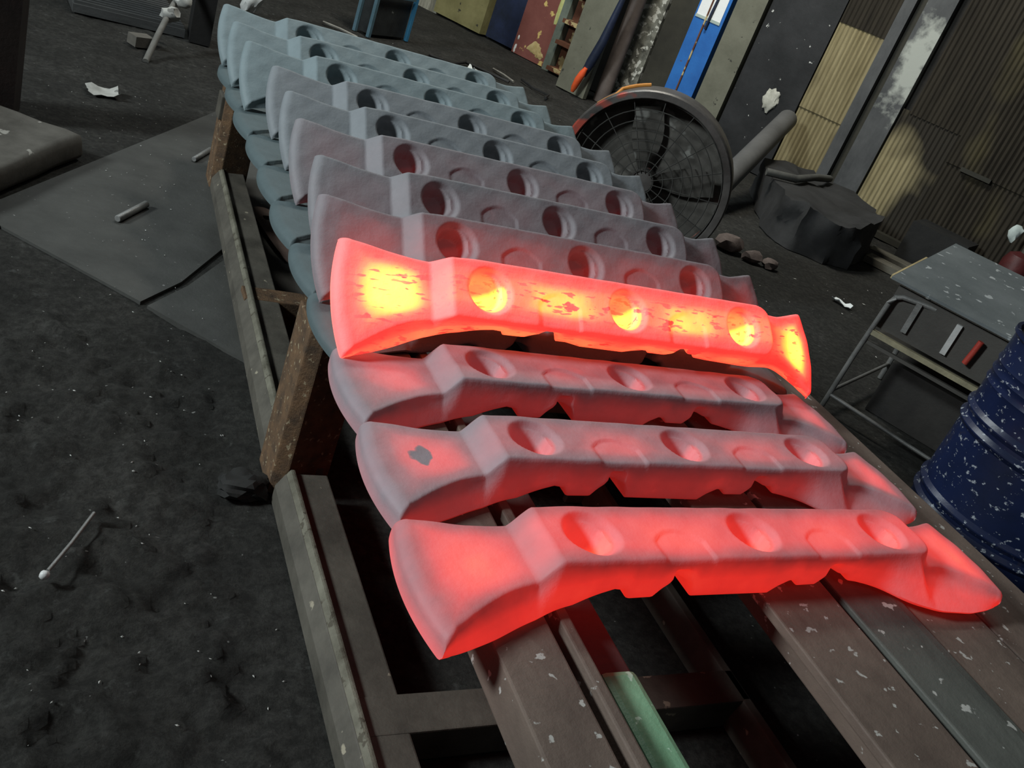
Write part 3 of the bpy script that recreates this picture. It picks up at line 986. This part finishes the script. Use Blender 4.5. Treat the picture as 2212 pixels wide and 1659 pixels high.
obj('lower_border', bm, worn('pale_green_border', (0.36, 0.44, 0.40), (0.44, 0.52, 0.48), 6, 0.6), sh)
bm = bmesh.new()
tube(bm, [(-2.555, 0.09, 1.0), (-2.55, 0.10, 1.15), (-2.545, 0.09, 1.3), (-2.54, 0.085, 1.6)], 0.012, 8)
obj('wire', bm, navy, sh, smooth=50)

# ------------------------------------------------------------------ heap, crate and planks at the foot of the wall
tarp = worn('sooty_tarpaulin', (0.018, 0.018, 0.018), (0.036, 0.036, 0.036), 4, 0.75)
bm = bmesh.new()
pts = [(4.74, 5.06), (4.78, 4.84), (5.00, 4.68), (5.24, 4.69), (5.75, 5.05), (6.05, 5.45), (5.95, 6.2), (5.5, 6.3)]
prism(bm, pts, 0.0, 0.31)
bmesh.ops.triangulate(bm, faces=[f for f in bm.faces if len(f.verts) > 4])
bmesh.ops.subdivide_edges(bm, edges=bm.edges[:], cuts=5, use_grid_fill=True)
for v in bm.verts:
    n = noise.fractal(v.co * 2.6, 0.6, 2, 4)
    m = noise.fractal(v.co * 2.1 + Vector((9, 2, 4)), 0.6, 2, 4)
    v.co += Vector((0.05 * n, 0.05 * m, 0.05 * n * (v.co.z > 0.05)))
    v.co.z = max(v.co.z, 0.0)
tag(obj('covered_crate', bm, tarp, None, smooth=50), 'low block under a sooty dark sheet at the foot of the yellow corrugated wall', 'crate')
bm = bmesh.new()
tube(bm, [(4.98, 5.62, 0.33), (5.2, 5.52, 0.355), (5.6, 5.75, 0.36), (5.9, 5.9, 0.35)], 0.03, 8)
tag(obj('edge_bar', bm, worn('grey_dusty_bar', (0.06, 0.06, 0.055), (0.10, 0.10, 0.09), 8, 0.7), None, smooth=50), 'grey dusty bar lying along the top of the dark covered block', 'bar')
rub = worn('pinkish_rubble', (0.09, 0.070, 0.062), (0.17, 0.135, 0.122), 12, 0.9)
rubl = ['largest pinkish rubble lump between the fan and the dark covered block', 'low flat rubble lump just right of the largest pinkish lump', 'small rubble lump at the right end of the pinkish lumps', 'rounded rubble lump at the foot of the fan rim']
for i, (x, y, r) in enumerate(((4.02, 4.55, 0.085), (4.12, 4.42, 0.06), (4.24, 4.36, 0.05), (3.72, 4.50, 0.06))):
    bm = bmesh.new()
    blob(bm, (0, 0, r * 0.55), r * 1.2, r, r * 0.75, i * 3.3 + 1, 0.35, 2, 1.8, 0.0)
    o = obj('rubble_lump', bm, rub, None, smooth=30)
    o.location = (x, y, 0.0)
    tag(o, rubl[i], 'rubble', 'rubble lumps near the fan')
plank_m = worn('weathered_plank', (0.075, 0.070, 0.055), (0.15, 0.14, 0.11), 8, 0.8, (0.3, 0.28, 0.24), 20, 0.68, stretch=(0.3, 2, 2))
for i, (x, y, z, lab) in enumerate(((5.78, 5.02, 0.0, 'short plank on the floor with a pale front edge left of the work table'), (6.02, 5.24, 0.0, 'short plank lying behind the pale edged plank near the wall'))):
    bm = bmesh.new()
    box(bm, 0, 1.1, -0.09, 0.09, 0, 0.05)
    o = obj('plank', bm, plank_m, None, bevel=0.005)
    o.matrix_world = Matrix.Translation((x, y, z)) @ Matrix.Rotation(-1.05 + 0.1 * i, 4, 'Z')
    tag(o, lab, 'plank', 'planks near the work table')
bm = bmesh.new()
box(bm, 0.14, 0.62, 0.14, 0.52, 0.0, 0.33)
o = obj('dark_crate', bm, worn('black_crate', (0.008, 0.008, 0.008), (0.018, 0.018, 0.017), 4, 0.8), None, bevel=0.012)
o.matrix_world = WM
tag(o, 'black crate by the wall behind the work table', 'crate')
can = thing('red_canister', 'dark red canister by the wall at the right edge behind the table', 'canister', wp(0.98, 0.36, 0))
bm = bmesh.new()
lathe(bm, [(0.10, 0.0), (0.125, 0.01), (0.125, 0.36), (0.10, 0.42), (0.04, 0.45)], 28)
obj('canister_body', bm, worn('dark_red_paint', (0.05, 0.010, 0.010), (0.10, 0.018, 0.018), 5, 0.5), can, smooth=40)
bm = bmesh.new()
lathe(bm, [(0.03, 0.44), (0.03, 0.50), (0.02, 0.51)], 16)
obj('canister_neck', bm, dk_m, can, smooth=40)
bm = bmesh.new()
blob(bm, (0, 0, 0), 0.05, 0.04, 0.07, 4.0, 0.4, 2, 2.0)
o = obj('white_rag', bm, worn('white_rag_cloth', (0.42, 0.50, 0.48), (0.55, 0.62, 0.60), 9, 0.9), None, smooth=50)
o.location = wp(0.83, 0.30, 0.56)
o.location.z = 0.55
tag(o, 'small white rag hanging over the dark red canister', 'rag')

# ------------------------------------------------------------------ far end: framed cabinet, white bag, scraps
CA = Vector((2.45, 8.26, 0))
ca = math.atan2(0.42, 0.50)
cab = thing('framed_cabinet', 'dark oily cabinet standing in a thin bright blue frame behind the far bars', 'cabinet', CA, math.atan2(0.33, 0.45))
bm = bmesh.new()
box(bm, 0.02, 0.54, 0.02, 0.15, 0.02, 1.0)
obj('cabinet_body', bm, worn('oily_black', (0.012, 0.013, 0.014), (0.030, 0.034, 0.034), 5, 0.5, (0.25, 0.27, 0.26), 8, 0.70), cab, bevel=0.01)
bf = worn('light_blue_frame', (0.035, 0.17, 0.33), (0.05, 0.23, 0.42), 6, 0.5)
bfd = worn('faded_blue_frame', (0.06, 0.12, 0.15), (0.09, 0.16, 0.20), 6, 0.6)
for x, y, m in ((0.0, 0.0, bfd), (0.56, 0.0, bf), (0.0, 0.16, bfd), (0.56, 0.16, bf)):
    bm = bmesh.new()
    box(bm, x - 0.016, x + 0.016, y - 0.016, y + 0.016, 0.0, 1.1)
    obj('frame_post', bm, m, cab, bevel=0.004)
bm = bmesh.new()
box(bm, 0.03, 0.53, -0.02, 0.0, 0.36, 0.38)
obj('front_rail', bm, bfd, cab)
bm = bmesh.new()
blob(bm, (0, 0, 0.17), 0.07, 0.06, 0.18, 6.0, 0.35, 3, 1.6, 0.0)
o = obj('white_bag', bm, worn('white_plastic_film', (0.50, 0.51, 0.49), (0.72, 0.73, 0.70), 10, 0.4), None, smooth=50)
o.matrix_world = Matrix.Translation((1.33, 7.85, 0)) @ Matrix.Rotation(0.35, 4, 'Y')
tag(o, 'crumpled white plastic bag standing behind the far left tips of the bars', 'bag')
sticks = [((2.05, 8.3, 0.012), (2.30, 8.05, 0.012), 'thin pale stick on the floor left of the blue framed cabinet'),
          ((3.75, 8.4, 0.012), (3.83, 8.05, 0.012), 'thin pale stick on the floor below the navy wall panel'),
          ((2.86, 7.35, 0.010), (3.02, 7.02, 0.010), 'thin pale stick close behind the far row of bars')]
for a, b, lab in sticks:
    bm = bmesh.new()
    tube(bm, [a, Vector(a).lerp(Vector(b), 0.5) + Vector((0, 0, 0.006)), b], 0.011, 6)
    tag(obj('stick', bm, worn('pale_stick', (0.16, 0.15, 0.13), (0.26, 0.25, 0.22), 9, 0.8), None, smooth=50), lab, 'stick', 'sticks on the far floor')


cabm = worn('black_cable', (0.010, 0.010, 0.010), (0.022, 0.021, 0.020), 8, 0.6)
for pts, lab in (([(2.86, 7.9), (3.0, 8.15), (3.2, 8.05), (3.42, 8.3), (3.6, 8.1), (3.74, 7.95)], 'black cable snaking on the far floor below the yellow and navy panels'),
                 ([(4.00, 8.25), (4.02, 8.0), (4.12, 7.85), (4.02, 7.7)], 'short black cable end on the floor near the rusty shelves')):
    bm = bmesh.new()
    tube(bm, [(x, y, 0.016) for x, y in pts], 0.013, 6)
    tag(obj('cable', bm, cabm, None, smooth=60), lab, 'cable', 'cables on the far floor')


def scrap_sheet(name, loc, w, h, rz, mat, label, cat, curl=0.02, seed=0, group=None):
    bm = bmesh.new()
    n = 6
    top, bot = [], []
    for lst, dz in ((top, 0.0015), (bot, 0.0)):
        for j in range(n):
            for i in range(n):
                u, v = i / (n - 1), j / (n - 1)
                ed = 0.16 * noise.noise(Vector((u * 3 + seed, v * 3, seed)))
                z = curl * (0.35 + noise.noise(Vector((u * 2.5 + seed, v * 2.5, 3.0 + seed)))) * (0.2 + abs(u - 0.5) * 2)
                lst.append(bm.verts.new(((u - 0.5 + ed * 0.4) * w, (v - 0.5 + ed) * h, max(0.0, z) + dz + 0.002)))
    for j in range(n - 1):
        for i in range(n - 1):
            q = [j * n + i, j * n + i + 1, (j + 1) * n + i + 1, (j + 1) * n + i]
            bm.faces.new([top[k] for k in q])
            bm.faces.new([bot[k] for k in q[::-1]])
    rim = list(range(n)) + [r * n + n - 1 for r in range(1, n)] + [n * n - 1 - k for k in range(1, n)] + [r * n for r in range(n - 2, 0, -1)]
    for k in range(len(rim)):
        a, b = rim[k], rim[(k + 1) % len(rim)]
        bm.faces.new((top[a], bot[a], bot[b], top[b]))
    o = obj(name, bm, mat, None, smooth=50)
    o.location = loc
    o.rotation_euler = (0, 0, rz)
    return tag(o, label, cat, group)


white_p = worn('dirty_white_paper', (0.28, 0.28, 0.26), (0.46, 0.46, 0.43), 7, 0.8, (0.16, 0.16, 0.15), 14, 0.62)
bright_p = worn('bright_white_paper', (0.70, 0.74, 0.73), (0.82, 0.86, 0.85), 7, 0.7)
scrap_sheet('paper_scrap', (0.247, 4.92, 0.004), 0.145, 0.13, 0.1, white_p, 'crumpled dirty white paper lying alone on the dark floor at upper left', 'paper', 0.03, 2.0)
scrap_sheet('paper_scrap', (4.55, 3.95, 0.002), 0.05, 0.13, 0.3, bright_p, 'small curled white scrap on the floor right of the glowing bar', 'paper', 0.03, 5.0)
scrap_sheet('paper_scrap', (3.40, 8.06, 0.002), 0.09, 0.10, 0.9, bright_p, 'tiny bright white scrap on the floor below the red wall panel', 'paper', 0.04, 8.0)

# ------------------------------------------------------------------ left side: post, block, mat, stick, rods
bm = bmesh.new()
prism(bm, [(-0.42, 4.20), (-0.11, 4.26), (-0.09, 4.44), (-0.40, 4.44)], 0.0, 2.6)
tag(obj('steel_post', bm, worn('dark_rusty_post', (0.010, 0.007, 0.006), (0.026, 0.016, 0.013), 4, 0.7, (0.16, 0.13, 0.12), 9, 0.72), None, bevel=0.008),
    'dark rusty steel post rising from the floor at the left edge', 'post')
bm = bmesh.new()
BM_ = Matrix(((0.46, -0.888, 0, -0.1), (0.888, 0.46, 0, 3.44), (0, 0, 1, 0), (0, 0, 0, 1)))
box(bm, -0.9, 0.60, 0.02, 0.50, 0.0, 0.105)
bmesh.ops.bevel(bm, geom=[e for e in bm.edges], offset=0.03, segments=3, profile=0.6, affect='EDGES')
bmesh.ops.triangulate(bm, faces=[f for f in bm.faces if len(f.verts) > 4])
bmesh.ops.subdivide_edges(bm, edges=[e for e in bm.edges if e.calc_length() > 0.2], cuts=8, use_grid_fill=True)
for v in bm.verts:
    v.co += Vector((0, 1, 0)) * 0.012 * noise.fractal(v.co * 7, 0.6, 2, 3)
    v.co.z = max(0.0, v.co.z + 0.006 * noise.fractal(v.co * 6 + Vector((3, 3, 3)), 0.6, 2, 3) * (v.co.z > 0.05))
o = obj('steel_block', bm, worn('grimy_block', (0.050, 0.046, 0.038), (0.105, 0.098, 0.084), 5, 0.8, (0.27, 0.26, 0.23), 16, 0.67), None, smooth=40)
o.matrix_world = BM_
tag(o, 'long grimy steel block lying on the floor at the left edge', 'block')
mat_ = thing('ribbed_sheet', 'dark ribbed metal sheet lying on the floor at the top left', 'metal sheet', (0.10, 6.42, 0.0), 0.10)
bm = bmesh.new()
box(bm, 0.0, 0.66, 0.0, 1.6, 0.0, 0.05)
ribm = worn('ribbed_grey_steel', (0.042, 0.043, 0.042), (0.080, 0.082, 0.080), 8, 0.6, stretch=(0.3, 2, 2))
obj('sheet_base', bm, ribm, mat_)
rib_me = None
for i in range(26):
    if rib_me is None:
        bm = bmesh.new()
        box(bm, 0.005, 0.655, -0.012, 0.012, 0.045, 0.068)
        r_ = obj('rib', bm, ribm, mat_, bevel=0.005)
        rib_me = r_.data
    else:
        r_ = bpy.data.objects.new('rib', rib_me)
        C.objects.link(r_)
        r_.parent = mat_
    r_.location = (0, 0.03 + i * 0.061, 0)
bm = bmesh.new()
prism(bm, [(0.78, 6.42), (0.91, 6.42), (0.93, 6.75), (0.80, 6.75)], 0.0, 1.8)
tag(obj('steel_post', bm, worn('black_post', (0.006, 0.006, 0.006), (0.014, 0.013, 0.012), 4, 0.8), None, bevel=0.01), 'black post standing behind the leaning stick at top left', 'post')
st_ = thing('leaning_stick', 'grey stick with rags tied on it leaning at the black post', 'stick', (0.485, 5.70, 0.0))
bm = bmesh.new()
tube(bm, [(0, 0, 0.0), (0.06, 0.22, 0.10), (0.15, 0.52, 0.24), (0.25, 0.70, 0.36)], 0.018, 8)
obj('shaft', bm, worn('grey_stick', (0.10, 0.098, 0.088), (0.17, 0.165, 0.15), 9, 0.8), st_, smooth=50)
for p, r, m in (((0.13, 0.42, 0.20), 0.045, white_p), ((0.20, 0.53, 0.27), 0.038, white_p)):
    bm = bmesh.new()
    blob(bm, p, r * 1.3, r, r, p[0] * 40, 0.35, 2, 1.9)
    obj('rag', bm, m, st_, smooth=50)
bm = bmesh.new()
box(bm, -0.06, 0.06, -0.045, 0.045, 0.0, 0.06)
o = obj('brick', bm, worn('dusty_brick', (0.10, 0.092, 0.078), (0.15, 0.138, 0.118), 8, 0.9), None, bevel=0.006)
o.matrix_world = Matrix.Translation((0.47, 6.02, 0)) @ Matrix.Rotation(0.5, 4, 'Z')
tag(o, 'small dusty brick on the floor beside the leaning stick', 'brick')
rod_m = worn('bare_steel_rod', (0.16, 0.16, 0.15), (0.26, 0.26, 0.25), 12, 0.4, metal=0.3)
for a, b, r, lab in (((0.275, 3.39), (0.385, 3.58), 0.0135, 'short thick steel rod on the floor plate, nearer of two'), ((0.615, 4.19), (0.705, 4.37), 0.012, 'short steel rod on the floor plate close to the far rack leg')):
    bm = bmesh.new()
    A, B = Vector((*a, 0.006 + r)), Vector((*b, 0.006 + r))
    tube(bm, [A, A.lerp(B, 0.02), A.lerp(B, 0.98), B], r, 12, [0.8, 1, 1, 0.8])
    tag(obj('steel_rod', bm, rod_m, None, smooth=50), lab, 'rod', 'short steel rods on the floor')
bolt = thing('long_bolt', 'thin steel bolt with a round shiny head on the dirt at lower left', 'bolt', (0.09, 1.55, 0.0))
bm = bmesh.new()
tube(bm, [(0.006, 0.012, 0.014), (0.05, 0.10, 0.013), (0.095, 0.20, 0.012)], 0.0045, 8)
obj('shank', bm, rod_m, bolt, smooth=50)
bm = bmesh.new()
blob(bm, (0, 0, 0.014), 0.0105, 0.0105, 0.0105, 1.0, 0.1, 2, 1)
obj('head', bm, worn('shiny_bolt_head', (0.50, 0.50, 0.48), (0.62, 0.62, 0.60), 9, 0.35), bolt, smooth=60)
bm = bmesh.new()
blob(bm, (0, 0, 0.018), 0.065, 0.05, 0.032, 9.0, 0.35, 3, 1.7, -0.01)
o = obj('slag_lump', bm, worn('black_slag', (0.010, 0.010, 0.009), (0.022, 0.022, 0.020), 12, 0.8), None, smooth=30)
o.location = (0.53, 1.86, 0.0)
tag(o, 'black slag lump on the floor by the near rack leg', 'slag')
# bent scrap plate with a hole, inside the rack
bm = bmesh.new()
n = 28
rings = []
for rx, ry, z in ((0.055, 0.26, 0.012), (0.055, 0.26, 0.022), (0.018, 0.022, 0.022), (0.018, 0.022, 0.012)):
    off = 0.15 if rx < 0.03 else 0.0
    rings.append([bm.verts.new((rx * math.copysign(abs(math.cos(2 * math.pi * k / n)) ** 0.6, math.cos(2 * math.pi * k / n)), off + ry * math.copysign(abs(math.sin(2 * math.pi * k / n)) ** 0.6, math.sin(2 * math.pi * k / n)), z)) for k in range(n)])
for a in range(4):
    A, B = rings[a], rings[(a + 1) % 4]
    for k in range(n):
        bm.faces.new((A[k], A[(k + 1) % n], B[(k + 1) % n], B[k]))
o = obj('scrap_plate', bm, worn('red_brown_scrap', (0.060, 0.038, 0.030), (0.11, 0.072, 0.058), 10, 0.7), None)
o.matrix_world = Matrix.Translation((0.885, 3.50, 0.0)) @ Matrix.Rotation(0.15, 4, 'Z')
tag(o, 'red brown scrap plate with a hole on the floor inside the rack', 'scrap')
# pale flakes of scale strewn over the dirt (nobody could count them)
bm = bmesh.new()
rng = random.Random(3)
for i in range(420):
    if i < 300:
        x, y = rng.uniform(-0.5, 0.58), rng.uniform(0.4, 5.0)
    else:
        x, y = rng.uniform(2.6, 6.0), rng.uniform(2.5, 8.5)
    if (x < 0.22 and 2.55 < y < 4.45) or (x > 4.4 and y > 4.4) or (i >= 300 and x < 3.4 and y < 4.6):
        continue
    if any(math.hypot(x - a, y - b) < 0.15 for a, b in ((0.247, 4.92), (4.55, 3.95), (3.40, 8.06))):
        continue
    r = rng.uniform(0.0012, 0.0035) * (1.0 if i < 300 else 3.0)
    z = floor_h(x, y) + 0.004 if not (i < 300 and 2.6 < y) else 0.008
    a = rng.uniform(0, 6.28)
    vs = [bm.verts.new((x + r * q * math.cos(a + k * 1.57), y + r * q * math.sin(a + k * 1.57), z + rng.uniform(0, 0.002))) for k, q in enumerate((1.5, 0.7, 1.3, 0.6))]
    tp = bm.verts.new((x, y, z + 0.003))
    for k in range(4):
        bm.faces.new((vs[k], vs[(k + 1) % 4], tp))
o = obj('scale_flakes', bm, worn('pale_scale', (0.36, 0.36, 0.33), (0.55, 0.55, 0.51), 30, 0.6), None)
tag(o, 'tiny pale flakes of scale strewn over the dark floor', 'flakes')
o['kind'] = 'stuff'
